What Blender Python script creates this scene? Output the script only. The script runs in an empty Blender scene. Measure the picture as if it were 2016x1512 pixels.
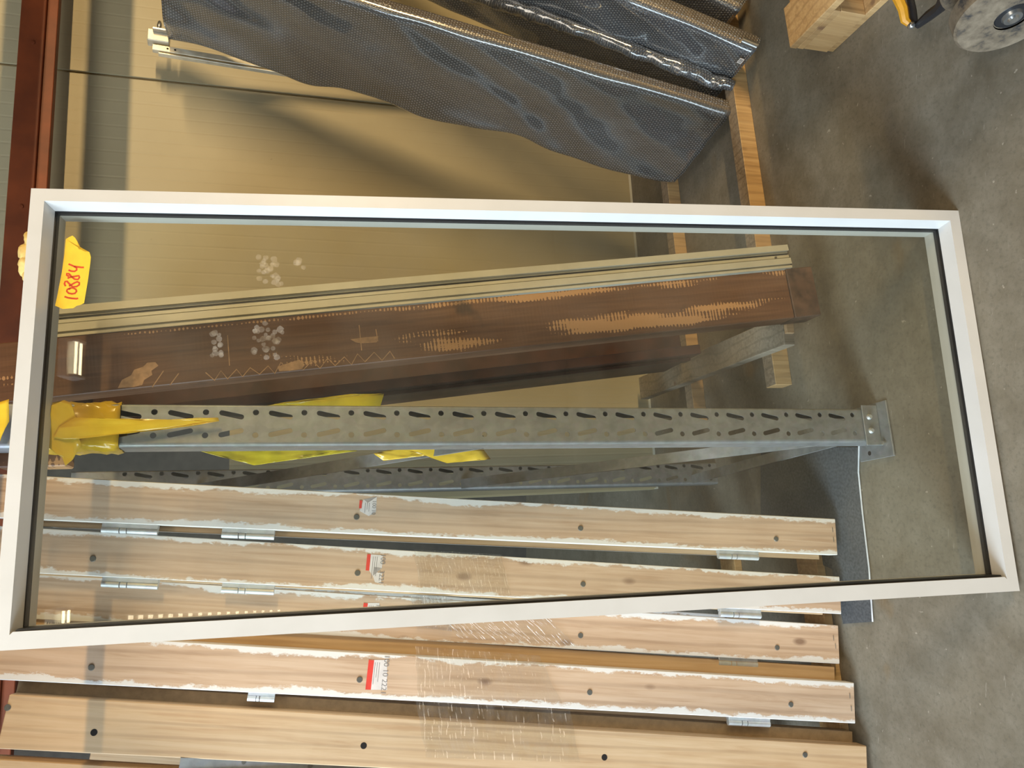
import bpy, bmesh, math, random
from mathutils import Vector, Matrix, noise
random.seed(7)
S = bpy.context.scene
COL = S.collection

# ------------------------------------------------------------------ camera
PITCH = math.radians(17.0); FPX = 1514.0
CAM = Vector((0, 0, 1.5))
cp, sp = math.cos(PITCH), math.sin(PITCH)
FWD = Vector((0, cp, -sp)); IMR = Vector((0, -sp, -cp)); IMU = Vector((1, 0, 0))
cam_d = bpy.data.cameras.new('camera'); cam = bpy.data.objects.new('camera', cam_d); COL.objects.link(cam)
cam_d.sensor_fit = 'HORIZONTAL'; cam_d.sensor_width = 36; cam_d.lens = FPX / 2016 * 36
cam_d.clip_start = 0.01; cam_d.clip_end = 200
M = Matrix.Identity(4)
for i, v in enumerate((IMR, IMU, -FWD)):
    for r in range(3): M[r][i] = v[r]
for r in range(3): M[r][3] = CAM[r]
cam.matrix_world = M
S.camera = cam

# ------------------------------------------------------------------ world, lights, exposure
S.view_settings.view_transform = 'Standard'; S.view_settings.look = 'None'
S.view_settings.gamma = 1.0; S.view_settings.use_curve_mapping = False
S.view_settings.exposure = 0.12
W = bpy.data.worlds.new('world'); S.world = W; W.use_nodes = True
W.node_tree.nodes['Background'].inputs[0].default_value = (1.0, 0.92, 0.80, 1)
W.node_tree.nodes['Background'].inputs[1].default_value = 0.024

def area(name, loc, target, sx, sy, power, col, shape='RECTANGLE'):
    d = bpy.data.lights.new(name, 'AREA'); d.shape = shape; d.size = sx
    if shape in ('RECTANGLE', 'ELLIPSE'): d.size_y = sy
    d.energy = power; d.color = col
    o = bpy.data.objects.new(name, d); COL.objects.link(o)
    o.location = loc
    o.rotation_euler = (Vector(target) - Vector(loc)).to_track_quat('-Z', 'Y').to_euler()
    return o
# a long warm strip lamp down the aisle to the right: throws the crisp horizontal bands of shade
LY = math.radians(11.2); LE1 = Vector((math.cos(LY), math.sin(LY), 0)); LE2 = Vector((-math.sin(LY), math.cos(LY), 0))
lp = LE1*4.9 - LE2*4.0; lp.z = 2.62
sl = area('aisle_strip_lamp', lp, lp + LE2, 3.2, 0.10, 440, (1.0, 0.72, 0.36))
sl.rotation_euler = Matrix(((LE1.x, 0, -LE2.x), (LE1.y, 0, -LE2.y), (0, 1, 0))).to_euler()
# daylight through the open gate of the hall, to the left of the photographer
area('gate_daylight', (-4.2, -0.9, 2.7), (0.5, 1.9, 1.3), 2.2, 4.6, 560, (0.68, 0.84, 1.0))
# soft fill light added overhead to lift the goods and the floor
area('overhead_fill', (-0.2, -1.6, 5.2), (0.3, 1.6, 0.2), 3.2, 1.4, 85, (1.0, 0.91, 0.77))

# ------------------------------------------------------------------ picture <-> place helpers
def ray(x, y): return FWD + IMR * ((x - 1008) / FPX) + IMU * ((756 - y) / FPX)
def at_z(x, y, z=0.0): d = ray(x, y); return CAM + d * ((z - CAM.z) / d.z)
def at_y(x, y, Y): d = ray(x, y); return CAM + d * (Y / d.y)
def at_d(x, y, dep): return CAM + ray(x, y) * dep
def at_plane(x, y, o, n): d = ray(x, y); return CAM + d * ((o - CAM).dot(n) / d.dot(n))
YAW = math.radians(13.0)
E1 = Vector((math.cos(YAW), math.sin(YAW), 0)); E2 = Vector((-math.sin(YAW), math.cos(YAW), 0))
def basis(o, xa, ya, za):
    m = Matrix.Identity(4)
    for i, v in enumerate((xa, ya, za)):
        for r in range(3): m[r][i] = v[r]
    for r in range(3): m[r][3] = o[r]
    return m
def lean_basis(o, up, back=E2):
    z = up.normalized(); y = (back - z * back.dot(z)).normalized(); return basis(o, y.cross(z), y, z)
def yaw_basis(o, yaw=YAW):
    return Matrix.Translation(o) @ Matrix.Rotation(yaw, 4, 'Z')

# ------------------------------------------------------------------ mesh helpers
def finish(name, bm, mat, parent=None, smooth=False, bevel=0.0, sharp=40):
    if bevel: bmesh.ops.bevel(bm, geom=bm.edges[:], offset=bevel, segments=1, affect='EDGES', profile=0.5)
    bmesh.ops.recalc_face_normals(bm, faces=bm.faces[:])
    me = bpy.data.meshes.new(name); bm.to_mesh(me); bm.free()
    if smooth:
        me.shade_smooth()
        me.set_sharp_from_angle(angle=math.radians(sharp))
    o = bpy.data.objects.new(name, me); COL.objects.link(o)
    if mat: me.materials.append(mat)
    if parent: o.parent = parent
    return o
def tag(o, label=None, cat=None, group=None, kind=None):
    if label: o['label'] = label
    if cat: o['category'] = cat
    if group: o['group'] = group
    if kind: o['kind'] = kind
    return o
def thing(name, mtx, label, cat, group=None):
    o = bpy.data.objects.new(name, None); COL.objects.link(o); o.matrix_world = mtx
    o.empty_display_size = 0.05
    return tag(o, label, cat, group, 'thing')
def bbox(bm, x0, x1, y0, y1, z0, z1):
    vs = [bm.verts.new(p) for p in ((x0,y0,z0),(x1,y0,z0),(x1,y1,z0),(x0,y1,z0),(x0,y0,z1),(x1,y0,z1),(x1,y1,z1),(x0,y1,z1))]
    for f in ((0,3,2,1),(4,5,6,7),(0,1,5,4),(1,2,6,5),(2,3,7,6),(3,0,4,7)): bm.faces.new([vs[i] for i in f])
    return vs
def box(name, x0, x1, y0, y1, z0, z1, mat, parent=None, bevel=0.0):
    bm = bmesh.new(); bbox(bm, x0, x1, y0, y1, z0, z1); return finish(name, bm, mat, parent, bevel=bevel)
def prism(bm, poly, a, b):
    """poly: list of points, a,b: functions mapping 2d point to the two end points"""
    A = [bm.verts.new(a(*p)) for p in poly]; B = [bm.verts.new(b(*p)) for p in poly]
    n = len(poly)
    for i in range(n): bm.faces.new((A[i], A[(i+1)%n], B[(i+1)%n], B[i]))
    bm.faces.new(A[::-1]); bm.faces.new(B)
def cyl(bm, c, axis, r, h, seg=16, r2=None):
    axis = Vector(axis).normalized(); c = Vector(c); r2 = r if r2 is None else r2
    u = axis.orthogonal().normalized(); v = axis.cross(u)
    A, B = [], []
    for i in range(seg):
        t = 2*math.pi*i/seg; d = u*math.cos(t) + v*math.sin(t)
        A.append(bm.verts.new(c + d*r)); B.append(bm.verts.new(c + axis*h + d*r2))
    for i in range(seg): bm.faces.new((A[i], A[(i+1)%seg], B[(i+1)%seg], B[i]))
    bm.faces.new(A[::-1]); bm.faces.new(B)
def cylo(name, c, axis, r, h, mat, parent=None, seg=16, r2=None):
    bm = bmesh.new(); cyl(bm, c, axis, r, h, seg, r2); return finish(name, bm, mat, parent, smooth=True)
def slab_poly(name, pts, n, th, mat, parent=None):
    """flat polygon pts (Vectors) thickened by th along n"""
    bm = bmesh.new(); n = Vector(n)
    A = [bm.verts.new(Vector(p)) for p in pts]; B = [bm.verts.new(Vector(p) + n*th) for p in pts]
    k = len(pts)
    for i in range(k): bm.faces.new((A[i], A[(i+1)%k], B[(i+1)%k], B[i]))
    bm.faces.new(A[::-1]); bm.faces.new(B)
    bmesh.ops.triangulate(bm, faces=[f for f in bm.faces if len(f.verts) > 4])
    return finish(name, bm, mat, parent)
def tube(bm, pts, r, seg=8):
    pts = [Vector(p) for p in pts]; rings = []
    for i, p in enumerate(pts):
        t = (pts[min(i+1, len(pts)-1)] - pts[max(i-1, 0)]).normalized()
        u = t.orthogonal().normalized() if i == 0 else (u - t*u.dot(t)).normalized()
        v = t.cross(u); rr = r[i] if isinstance(r, (list, tuple)) else r
        rings.append([bm.verts.new(p + (u*math.cos(a) + v*math.sin(a))*rr) for a in (2*math.pi*k/seg for k in range(seg))])
    for a, b in zip(rings, rings[1:]):
        for k in range(seg): bm.faces.new((a[k], a[(k+1)%seg], b[(k+1)%seg], b[k]))
    bm.faces.new(rings[0][::-1]); bm.faces.new(rings[-1])

# ------------------------------------------------------------------ material helpers
class NT:
    def __init__(s, name):
        s.m = bpy.data.materials.new(name); s.m.use_nodes = True; s.t = s.m.node_tree
        s.b = s.t.nodes['Principled BSDF']; s.out = s.t.nodes['Material Output']
        s.co = s.t.nodes.new('ShaderNodeTexCoord')
    def n(s, kind, **kw):
        nd = s.t.nodes.new('ShaderNode' + kind)
        for k, v in kw.items():
            if isinstance(k, str) and hasattr(nd, k): setattr(nd, k, v)
            else: nd.inputs[k].default_value = v
        return nd
    def l(s, a, b): s.t.links.new(a, b); return b
    def coord(s, scale=(1,1,1), out='Object', rnd=False, rot=(0,0,0)):
        mp = s.n('Mapping'); mp.inputs['Scale'].default_value = scale; mp.inputs['Rotation'].default_value = rot
        src = s.co.outputs[out]
        if rnd:
            oi = s.n('ObjectInfo'); cm = s.n('CombineXYZ'); mu = s.n('Math', operation='MULTIPLY'); mu.inputs[1].default_value = 37.0
            s.l(oi.outputs['Random'], mu.inputs[0])
            for i in range(3): s.l(mu.outputs[0], cm.inputs[i])
            ad = s.n('VectorMath', operation='ADD'); s.l(src, ad.inputs[0]); s.l(cm.outputs[0], ad.inputs[1]); src = ad.outputs[0]
        s.l(src, mp.inputs['Vector']); return mp.outputs[0]
    def noise(s, vec, scale, detail=4, rough=0.55, dist=0.0):
        t = s.n('TexNoise'); s.l(vec, t.inputs['Vector'])
        t.inputs['Scale'].default_value = scale; t.inputs['Detail'].default_value = detail
        t.inputs['Roughness'].default_value = rough; t.inputs['Distortion'].default_value = dist
        return t.outputs['Fac']
    def ramp(s, fac, stops, interp='LINEAR'):
        r = s.n('ValToRGB'); r.color_ramp.interpolation = interp
        while len(r.color_ramp.elements) < len(stops): r.color_ramp.elements.new(0.5)
        for e, (p, c) in zip(r.color_ramp.elements, stops):
            e.position = p; e.color = (*c, 1) if len(c) == 3 else (c[0], c[0], c[0], 1)
        s.l(fac, r.inputs['Fac']); return r.outputs['Color']
    def mix(s, fac, a, b, blend='MIX'):
        m = s.n('Mix', data_type='RGBA', blend_type=blend)
        for v, i in ((fac, 0), (a, 6), (b, 7)):
            if hasattr(v, 'links'): s.l(v, m.inputs[i])
            elif i == 0: m.inputs[0].default_value = v
            else: m.inputs[i].default_value = (*v, 1)
        return m.outputs[2]
    def math(s, op, a, b=0.0):
        m = s.n('Math', operation=op)
        for i, v in enumerate((a, b)):
            if hasattr(v, 'links'): s.l(v, m.inputs[i])
            else: m.inputs[i].default_value = v
        return m.outputs[0]
    def sep(s, vec):
        x = s.n('SeparateXYZ'); s.l(vec, x.inputs[0]); return x.outputs
    def bump(s, h, strength=0.2, dist=0.002):
        b = s.n('Bump'); b.inputs['Strength'].default_value = strength; b.inputs['Distance'].default_value = dist
        s.l(h, b.inputs['Height']); s.l(b.outputs[0], s.b.inputs['Normal']); return b
    def schlick(s, f0=0.04):
        g = s.n('NewGeometry'); dt = s.n('VectorMath', operation='DOT_PRODUCT')
        s.l(g.outputs['Incoming'], dt.inputs[0]); s.l(g.outputs['Normal'], dt.inputs[1])
        c = s.math('ABSOLUTE', dt.outputs['Value']); k = s.math('POWER', s.math('SUBTRACT', 1.0, c), 5.0)
        return s.math('ADD', s.math('MULTIPLY', k, 1.0 - f0), f0)
    def set(s, col=None, rough=None, metal=None, **kw):
        for v, k in ((col, 'Base Color'), (rough, 'Roughness'), (metal, 'Metallic')):
            if v is None: continue
            if hasattr(v, 'links'): s.l(v, s.b.inputs[k])
            else: s.b.inputs[k].default_value = (*v, 1) if k == 'Base Color' else v
        for k, v in kw.items(): s.b.inputs[k.replace('_', ' ')].default_value = v
        return s.m
def plain(name, c, rough=0.5, metal=0.0, var=0.12, scale=25, bump=0.08):
    t = NT(name); n1 = t.noise(t.coord(), scale, 5)
    lo = tuple(max(0, x*(1-var*2)) for x in c); hi = tuple(min(1, x*(1+var)) for x in c)
    if bump: t.bump(n1, bump, 0.002)
    return t.set(t.ramp(n1, [(0.3, lo), (0.7, hi)]), rough, metal)

def m_concrete():
    t = NT('concrete'); v = t.coord()
    a = t.noise(v, 1.3, 6, 0.6, 0.4); b = t.noise(v, 14, 8, 0.7); c = t.noise(v, 90, 4, 0.7)
    base = t.ramp(a, [(0.30, (0.118, 0.097, 0.065)), (0.52, (0.172, 0.145, 0.100)), (0.72, (0.218, 0.187, 0.134))])
    base = t.mix(t.ramp(b, [(0.35, (0.0,)), (0.75, (0.55,))]), base, (0.30, 0.265, 0.205))
    base = t.mix(t.ramp(c, [(0.30, (0.55,)), (0.5, (0.0,))]), base, (0.105, 0.092, 0.066))
    # rusty spills and pale scuffs
    r = t.noise(t.coord((1.0, 1.6, 1)), 2.3, 3, 0.5, 0.8)
    base = t.mix(t.ramp(r, [(0.63, (0.0,)), (0.74, (0.7,))]), base, (0.20, 0.118, 0.040))
    sc = t.noise(t.coord((6, 40, 1), rot=(0, 0, 0.7)), 3.0, 3, 0.6)
    base = t.mix(t.ramp(sc, [(0.66, (0.0,)), (0.72, (0.35,))]), base, (0.40, 0.36, 0.29))
    sk = t.noise(v, 55, 2, 0.5); base = t.mix(t.ramp(sk, [(0.72, (0.0,)), (0.76, (0.7,))]), base, (0.42, 0.37, 0.29))
    t.bump(b, 0.12, 0.004)
    return t.set(base, t.ramp(a, [(0.3, (0.50,)), (0.7, (0.72,))]))
def m_pine(name, paint=True, base=((0.43, 0.27, 0.16), (0.54, 0.37, 0.24), (0.60, 0.435, 0.30)), half=0.048):
    t = NT(name); v = t.coord((1, 1, 1), rnd=True)
    g1 = t.noise(t.coord((30, 30, 1.3), rnd=True), 2.6, 5, 0.6, 0.9)
    wv = t.n('TexWave', wave_type='RINGS', rings_direction='Y'); t.l(t.coord((9, 9, 0.75), rnd=True), wv.inputs['Vector'])
    wv.inputs['Scale'].default_value = 1.1; wv.inputs['Distortion'].default_value = 9.0; wv.inputs['Detail'].default_value = 1.5; wv.inputs['Detail Scale'].default_value = 0.42
    col = t.ramp(g1, [(0.28, base[0]), (0.5, base[1]), (0.72, base[2])])
    col = t.mix(t.ramp(wv.outputs['Fac'], [(0.0, (0.42,)), (0.22, (0.0,))]), col, tuple(x*0.72 for x in base[0]))
    vo = t.n('TexVoronoi'); t.l(t.coord((9.5, 9.5, 4.6), rnd=True), vo.inputs['Vector']); vo.inputs['Scale'].default_value = 1.0
    col = t.mix(t.ramp(vo.outputs['Distance'], [(0.045, (0.85,)), (0.11, (0.0,))]), col, (0.17, 0.085, 0.045))
    big = t.noise(v, 5, 3); col = t.mix(t.ramp(big, [(0.4, (0.0,)), (0.75, (0.4,))]), col, tuple(min(1, x*1.12) for x in base[2]))
    if paint:
        x = t.sep(t.co.outputs['Object'])[0]
        ax = t.math('DIVIDE', t.math('ABSOLUTE', x), half)
        nz = t.noise(t.coord((70, 70, 34), rnd=True), 1.0, 6, 0.75)
        big2 = t.noise(t.coord((7, 7, 5), rnd=True), 1.0, 2)
        k = t.math('ADD', t.math('ADD', ax, t.math('MULTIPLY', nz, 0.75)), t.math('MULTIPLY', big2, 0.75))
        col = t.mix(t.ramp(k, [(1.14 / 2, (0.0,)), (1.25 / 2, (0.85,))]) if False else t.ramp(t.math('MULTIPLY', k, 0.5), [(0.775, (0.0,)), (0.82, (0.9,))]), col, (0.76, 0.73, 0.68))
    t.bump(g1, 0.10, 0.002)
    return t.set(col, 0.62)
def m_brown():
    t = NT('brown_stained_wood'); v = t.coord()
    g = t.noise(t.coord((30, 30, 1.4)), 2.0, 5, 0.6, 0.5)
    col = t.ramp(g, [(0.25, (0.078, 0.032, 0.014)), (0.55, (0.138, 0.061, 0.027)), (0.8, (0.190, 0.092, 0.042))])
    xs = t.sep(t.co.outputs['Object'])
    # planed bands: one along the left half, one along the right edge
    nz = t.noise(t.coord((22, 4, 3.2)), 1.0, 5, 0.7)
    comb = t.n('TexWave', wave_type='BANDS', bands_direction='Z'); t.l(t.coord((6, 3, 34)), comb.inputs['Vector'])
    comb.inputs['Scale'].default_value = 1.0; comb.inputs['Distortion'].default_value = 5.0; comb.inputs['Detail'].default_value = 2.0
    def band(c, w):
        d = t.math('DIVIDE', t.math('ABSOLUTE', t.math('SUBTRACT', xs[0], c)), w)
        return t.math('SUBTRACT', 1.0, d)
    b1 = t.math('MINIMUM', t.math('SUBTRACT', t.math('MULTIPLY', band(-0.030, 0.040), 1.6), 0.30), 0.60); b2 = t.math('SUBTRACT', band(0.060, 0.022), 0.42)
    b = t.math('MAXIMUM', b1, b2)
    n2 = t.noise(t.coord((9, 3, 1.7)), 1.0, 2, 0.5)
    b = t.math('ADD', b, t.math('MULTIPLY', t.math('SUBTRACT', n2, 0.5), 3.2))
    k = t.math('ADD', t.math('ADD', b, t.math('MULTIPLY', t.math('SUBTRACT', nz, 0.5), 3.4)), t.math('MULTIPLY', t.math('SUBTRACT', comb.outputs['Fac'], 0.5), 0.36))
    zf_ = t.n('MapRange'); t.l(xs[2], zf_.inputs['Value'])
    for nm_, v_ in (('From Min', 1.02), ('From Max', 1.16), ('To Min', 0.0), ('To Max', 0.62)): zf_.inputs[nm_].default_value = v_
    k = t.math('SUBTRACT', k, zf_.outputs['Result'])
    msk = t.ramp(k, [(0.44, (0.0,)), (0.54, (0.95,))])
    fr = t.ramp(t.math('ABSOLUTE', t.math('SUBTRACT', xs[0], 0.0)), [(0.060, (1.0,)), (0.064, (0.9,))])
    col = t.mix(msk, col, (0.46, 0.245, 0.105))
    dk = t.noise(v, 9, 3); col = t.mix(t.ramp(dk, [(0.62, (0.0,)), (0.72, (0.8,))]), col, (0.045, 0.024, 0.014))
    t.bump(k, 0.1, 0.003)
    return t.set(col, 0.5)
def m_galv(name='galvanised', c=(0.275, 0.295, 0.30)):
    t = NT(name); v = t.coord()
    a = t.noise(v, 38, 3, 0.5, 0.3); b = t.noise(v, 7, 3)
    vo = t.n('TexVoronoi'); t.l(t.coord((1, 1, 0.7)), vo.inputs['Vector']); vo.inputs['Scale'].default_value = 90
    col = t.ramp(a, [(0.32, tuple(x*0.86 for x in c)), (0.7, tuple(x*1.10 for x in c))])
    col = t.mix(0.07, col, vo.outputs['Color'], 'OVERLAY')
    hsv = t.n('HueSaturation'); hsv.inputs['Saturation'].default_value = 0.35; t.l(col, hsv.inputs['Color'])
    t.bump(a, 0.04, 0.002)
    return t.set(hsv.outputs[0], t.ramp(b, [(0.3, (0.42,)), (0.7, (0.6,))]), 0.55)
def m_beige():
    t = NT('beige_panel_coating'); v = t.coord()
    a = t.noise(v, 3, 3); b = t.noise(t.coord((40, 40, 3)), 2, 4)
    col = t.ramp(a, [(0.3, (0.375, 0.317, 0.192)), (0.7, (0.41, 0.348, 0.213))])
    col = t.mix(t.ramp(b, [(0.62, (0.0,)), (0.8, (0.18,))]), col, (0.30, 0.26, 0.18))
    s_ = t.noise(v, 34, 2); col = t.mix(t.ramp(s_, [(0.76, (0.0,)), (0.79, (0.6,))]), col, (0.16, 0.12, 0.08))
    return t.set(col, 0.5)
def m_white():
    t = NT('white_lacquered_aluminium'); v = t.coord()
    a = t.noise(v, 6, 4); b = t.noise(t.coord((30, 30, 30)), 2, 5, 0.7)
    col = t.ramp(a, [(0.3, (0.565, 0.55, 0.515)), (0.7, (0.63, 0.615, 0.585))])
    col = t.mix(t.ramp(b, [(0.66, (0.0,)), (0.80, (0.5,))]), col, (0.46, 0.42, 0.34))
    return t.set(col, 0.38)
def m_glass():
    t = NT('window_glass'); t.t.nodes.remove(t.b)
    tr = t.n('BsdfTransparent'); tr.inputs[0].default_value = (0.955, 0.965, 0.93, 1)
    gl = t.n('BsdfGlossy'); gl.inputs['Roughness'].default_value = 0.0
    mx = t.n('MixShader'); t.l(t.schlick(), mx.inputs[0]); t.l(tr.outputs[0], mx.inputs[1]); t.l(gl.outputs[0], mx.inputs[2])
    # a little dust and smear on the pane
    df = t.n('BsdfDiffuse'); df.inputs[0].default_value = (0.75, 0.72, 0.62, 1)
    v = t.coord((1, 1, 1)); dn = t.noise(v, 4, 5, 0.6)
    f = t.ramp(dn, [(0.35, (0.004,)), (0.75, (0.030,))])
    m2 = t.n('MixShader'); t.l(f, m2.inputs[0]); t.l(mx.outputs[0], m2.inputs[1]); t.l(df.outputs[0], m2.inputs[2])
    t.l(m2.outputs[0], t.out.inputs[0]); return t.m
def m_film(name, tint=(0.97, 0.97, 0.95), rough=0.09, haze=0.05, gloss=0.0):
    t = NT(name); t.t.nodes.remove(t.b)
    tr = t.n('BsdfTransparent'); tr.inputs[0].default_value = (*tint, 1)
    gl = t.n('BsdfGlossy'); gl.inputs['Roughness'].default_value = rough
    mx = t.n('MixShader'); t.l(t.math('MINIMUM', t.math('ADD', t.schlick(), gloss), 0.6), mx.inputs[0]); t.l(tr.outputs[0], mx.inputs[1]); t.l(gl.outputs[0], mx.inputs[2])
    df = t.n('BsdfDiffuse'); df.inputs[0].default_value = (0.8, 0.78, 0.75, 1)
    nz = t.noise(t.coord(), 30, 4); f = t.ramp(nz, [(0.4, (haze*0.3,)), (0.7, (haze*2,))])
    m2 = t.n('MixShader'); t.l(f, m2.inputs[0]); t.l(mx.outputs[0], m2.inputs[1]); t.l(df.outputs[0], m2.inputs[2])
    t.l(m2.outputs[0], t.out.inputs[0]); return t.m
def m_bubble(name, inner=(0.11, 0.112, 0.11), edge=(0.165, 0.132, 0.098)):
    """film with bubbles laid tightly over a dark item; UV = (girth, height) in metres"""
    t = NT(name)
    uv = t.n('UVMap'); uv.uv_map = 'UVMap'
    x = t.sep(uv.outputs[0]); P = 0.0105
    # hexagonal bubble lattice: two interleaved rectangular lattices
    def cell(ox, oy):
        fx = t.math('SUBTRACT', t.math('FRACT', t.math('ADD', t.math('DIVIDE', x[0], P), ox)), 0.5)
        fy = t.math('MULTIPLY', t.math('SUBTRACT', t.math('FRACT', t.math('ADD', t.math('DIVIDE', x[1], P*1.732), oy)), 0.5), 1.732)
        return t.math('SQRT', t.math('ADD', t.math('MULTIPLY', fx, fx), t.math('MULTIPLY', fy, fy)))
    d = t.math('MINIMUM', cell(0, 0), cell(0.5, 0.5))
    h = t.math('SQRT', t.math('MAXIMUM', t.math('SUBTRACT', 0.20, t.math('MULTIPLY', d, d)), 0.0))
    wr = t.noise(t.coord((1, 1, 0.45)), 26, 4, 0.6, 0.6)
    big = t.noise(t.coord((1, 1, 0.5)), 5, 3)
    col = t.ramp(big, [(0.3, tuple(c*0.75 for c in inner)), (0.7, tuple(c*1.35 for c in inner))])
    # narrow front edge shows the brown item through the film
    g = t.n('VertexColor'); g.layer_name = 'front'; gs = t.sep(g.outputs[0])
    col = t.mix(gs[0], col, edge)
    dot = t.math('MULTIPLY', t.ramp(d, [(0.12, (0.55,)), (0.34, (0.0,))]), t.math('SUBTRACT', 1.0, gs[1])); col = t.mix(dot, col, (0.30, 0.29, 0.27))
    taut = t.math('SUBTRACT', 1.0, t.math('MULTIPLY', gs[1], 0.85))
    hh = t.math('MULTIPLY', t.math('ADD', t.math('MULTIPLY', h, 1.0), t.math('MULTIPLY', wr, 0.5)), taut)
    t.bump(hh, 1.0, 0.012)
    t.set(col, 0.22); t.b.inputs['Coat Weight'].default_value = 1.0; t.b.inputs['Coat Roughness'].default_value = 0.07; t.b.inputs['Specular IOR Level'].default_value = 0.8
    t.b.inputs['IOR'].default_value = 1.6; t.b.inputs['Coat IOR'].default_value = 1.9
    return t.m
def m_emit(name, c, s):
    t = NT(name); t.b.inputs['Base Color'].default_value = (*c, 1); t.b.inputs['Emission Color'].default_value = (*c, 1); t.b.inputs['Emission Strength'].default_value = s; return t.m
def m_wheel():
    t = NT('worn_wheel_rubber'); n1 = t.noise(t.coord(), 22, 5, 0.65); n2 = t.noise(t.coord(), 70, 3)
    col = t.ramp(n1, [(0.35, (0.035, 0.033, 0.032)), (0.46, (0.15, 0.115, 0.075)), (0.7, (0.27, 0.215, 0.145))])
    t.bump(n2, 0.2, 0.002); return t.set(col, 0.75)

MT = dict(
    concrete=m_concrete(), pine=m_pine('painted_pine'),
    pine_clean=m_pine('clean_pine', False, ((0.46, 0.28, 0.14), (0.55, 0.37, 0.205), (0.61, 0.435, 0.26))),
    batten=m_pine('batten_wood', False, ((0.36, 0.21, 0.085), (0.50, 0.31, 0.13), (0.60, 0.40, 0.19))),
    batten_greyish=m_pine('greyish_batten_wood', False, ((0.17, 0.12, 0.075), (0.27, 0.20, 0.13), (0.36, 0.28, 0.19))),
    grey_plank=m_pine('weathered_plank', False, ((0.19, 0.155, 0.11), (0.28, 0.235, 0.175), (0.36, 0.305, 0.23))),
    mdf=plain('fibreboard', (0.33, 0.225, 0.12), 0.7, 0, 0.10, 60), brown=m_brown(),
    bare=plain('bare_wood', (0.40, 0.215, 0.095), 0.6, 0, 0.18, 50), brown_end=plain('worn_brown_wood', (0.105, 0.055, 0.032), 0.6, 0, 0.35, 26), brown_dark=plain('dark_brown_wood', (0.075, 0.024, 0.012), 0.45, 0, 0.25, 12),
    galv=m_galv(), zinc=m_galv('zinc_plating', (0.56, 0.585, 0.56)), beige=m_beige(), white=m_white(),
    rubber=plain('black_gasket', (0.008, 0.008, 0.009), 0.45, 0, 0.1, 40), glass=m_glass(),
    cream=plain('cream_coating', (0.60, 0.58, 0.475), 0.42, 0, 0.06, 9, 0.0),
    red=plain('oxide_red_paint', (0.17, 0.036, 0.008), 0.55, 0, 0.22, 6),
    film=m_film('stretch_film', rough=0.06, gloss=0.02, haze=0.03), film_bunch=m_film('bunched_film', (0.86, 0.85, 0.82), 0.12, 0.22, 0.05),
    yfilm=plain('yellow_plastic_film', (0.72, 0.46, 0.035), 0.18, 0, 0.10, 14, 0.15),
    yfilm2=plain('lemon_plastic_film', (0.60, 0.47, 0.02), 0.22, 0, 0.15, 14, 0.15),
    tape=plain('yellow_paper_tape', (0.83, 0.53, 0.03), 0.65, 0, 0.04, 60), ink=plain('red_ink', (0.62, 0.055, 0.012), 0.5),
    paper=plain('label_paper', (0.70, 0.64, 0.60), 0.6, 0, 0.06, 30, 0), redprint=plain('red_print', (0.72, 0.05, 0.03), 0.6),
    print=plain('grey_print', (0.26, 0.24, 0.23), 0.6), screw=plain('screw_metal', (0.23, 0.225, 0.20), 0.4, 0.7),
    hole=plain('dark_hole', (0.012, 0.007, 0.004), 0.9), bubble=m_bubble('bubble_wrap'),
    bubble_b=m_bubble('bubble_wrap_blue', (0.095, 0.102, 0.115), (0.175, 0.145, 0.115)),
    mat_=plain('dark_felt', (0.085, 0.09, 0.095), 0.8, 0, 0.2, 140), wheel=m_wheel(),
    ypaint=plain('yellow_truck_paint', (0.70, 0.32, 0.02), 0.4), black=plain('black_metal', (0.018, 0.018, 0.02), 0.45),
    chrome=plain('bright_steel', (0.62, 0.62, 0.60), 0.22, 0.9), foam=plain('dried_foam', (0.78, 0.56, 0.19), 0.6, 0, 0.12, 60, 0.5),
    wall=plain('hall_wall', (0.045, 0.038, 0.03), 0.85), alu=plain('pale_aluminium', (0.68, 0.62, 0.47), 0.3, 0.35),
    gwhite=plain('white_edge', (0.62, 0.64, 0.66), 0.5), lens=m_emit('lamp_lens', (1.0, 0.86, 0.6), 9.0), tube=m_emit('fluorescent_tube', (1.0, 0.86, 0.55), 22.0),
    oslab=plain('steel_fitting', (0.33, 0.33, 0.32), 0.3, 0.8), residue=m_film('dried_residue', (0.95, 0.94, 0.90), 0.4, 0.07),
)

# ================================================================== THE SETTING
fl = box('floor', -9, 9, -9, 9, -0.05, 0.0, MT['concrete']); tag(fl, 'stained concrete hall floor', kind='structure')
wb = box('wall_back', -9, 9, 4.6, 4.75, 0, 6.0, MT['wall']); tag(wb, 'dark rear wall of the hall', kind='structure')

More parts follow.
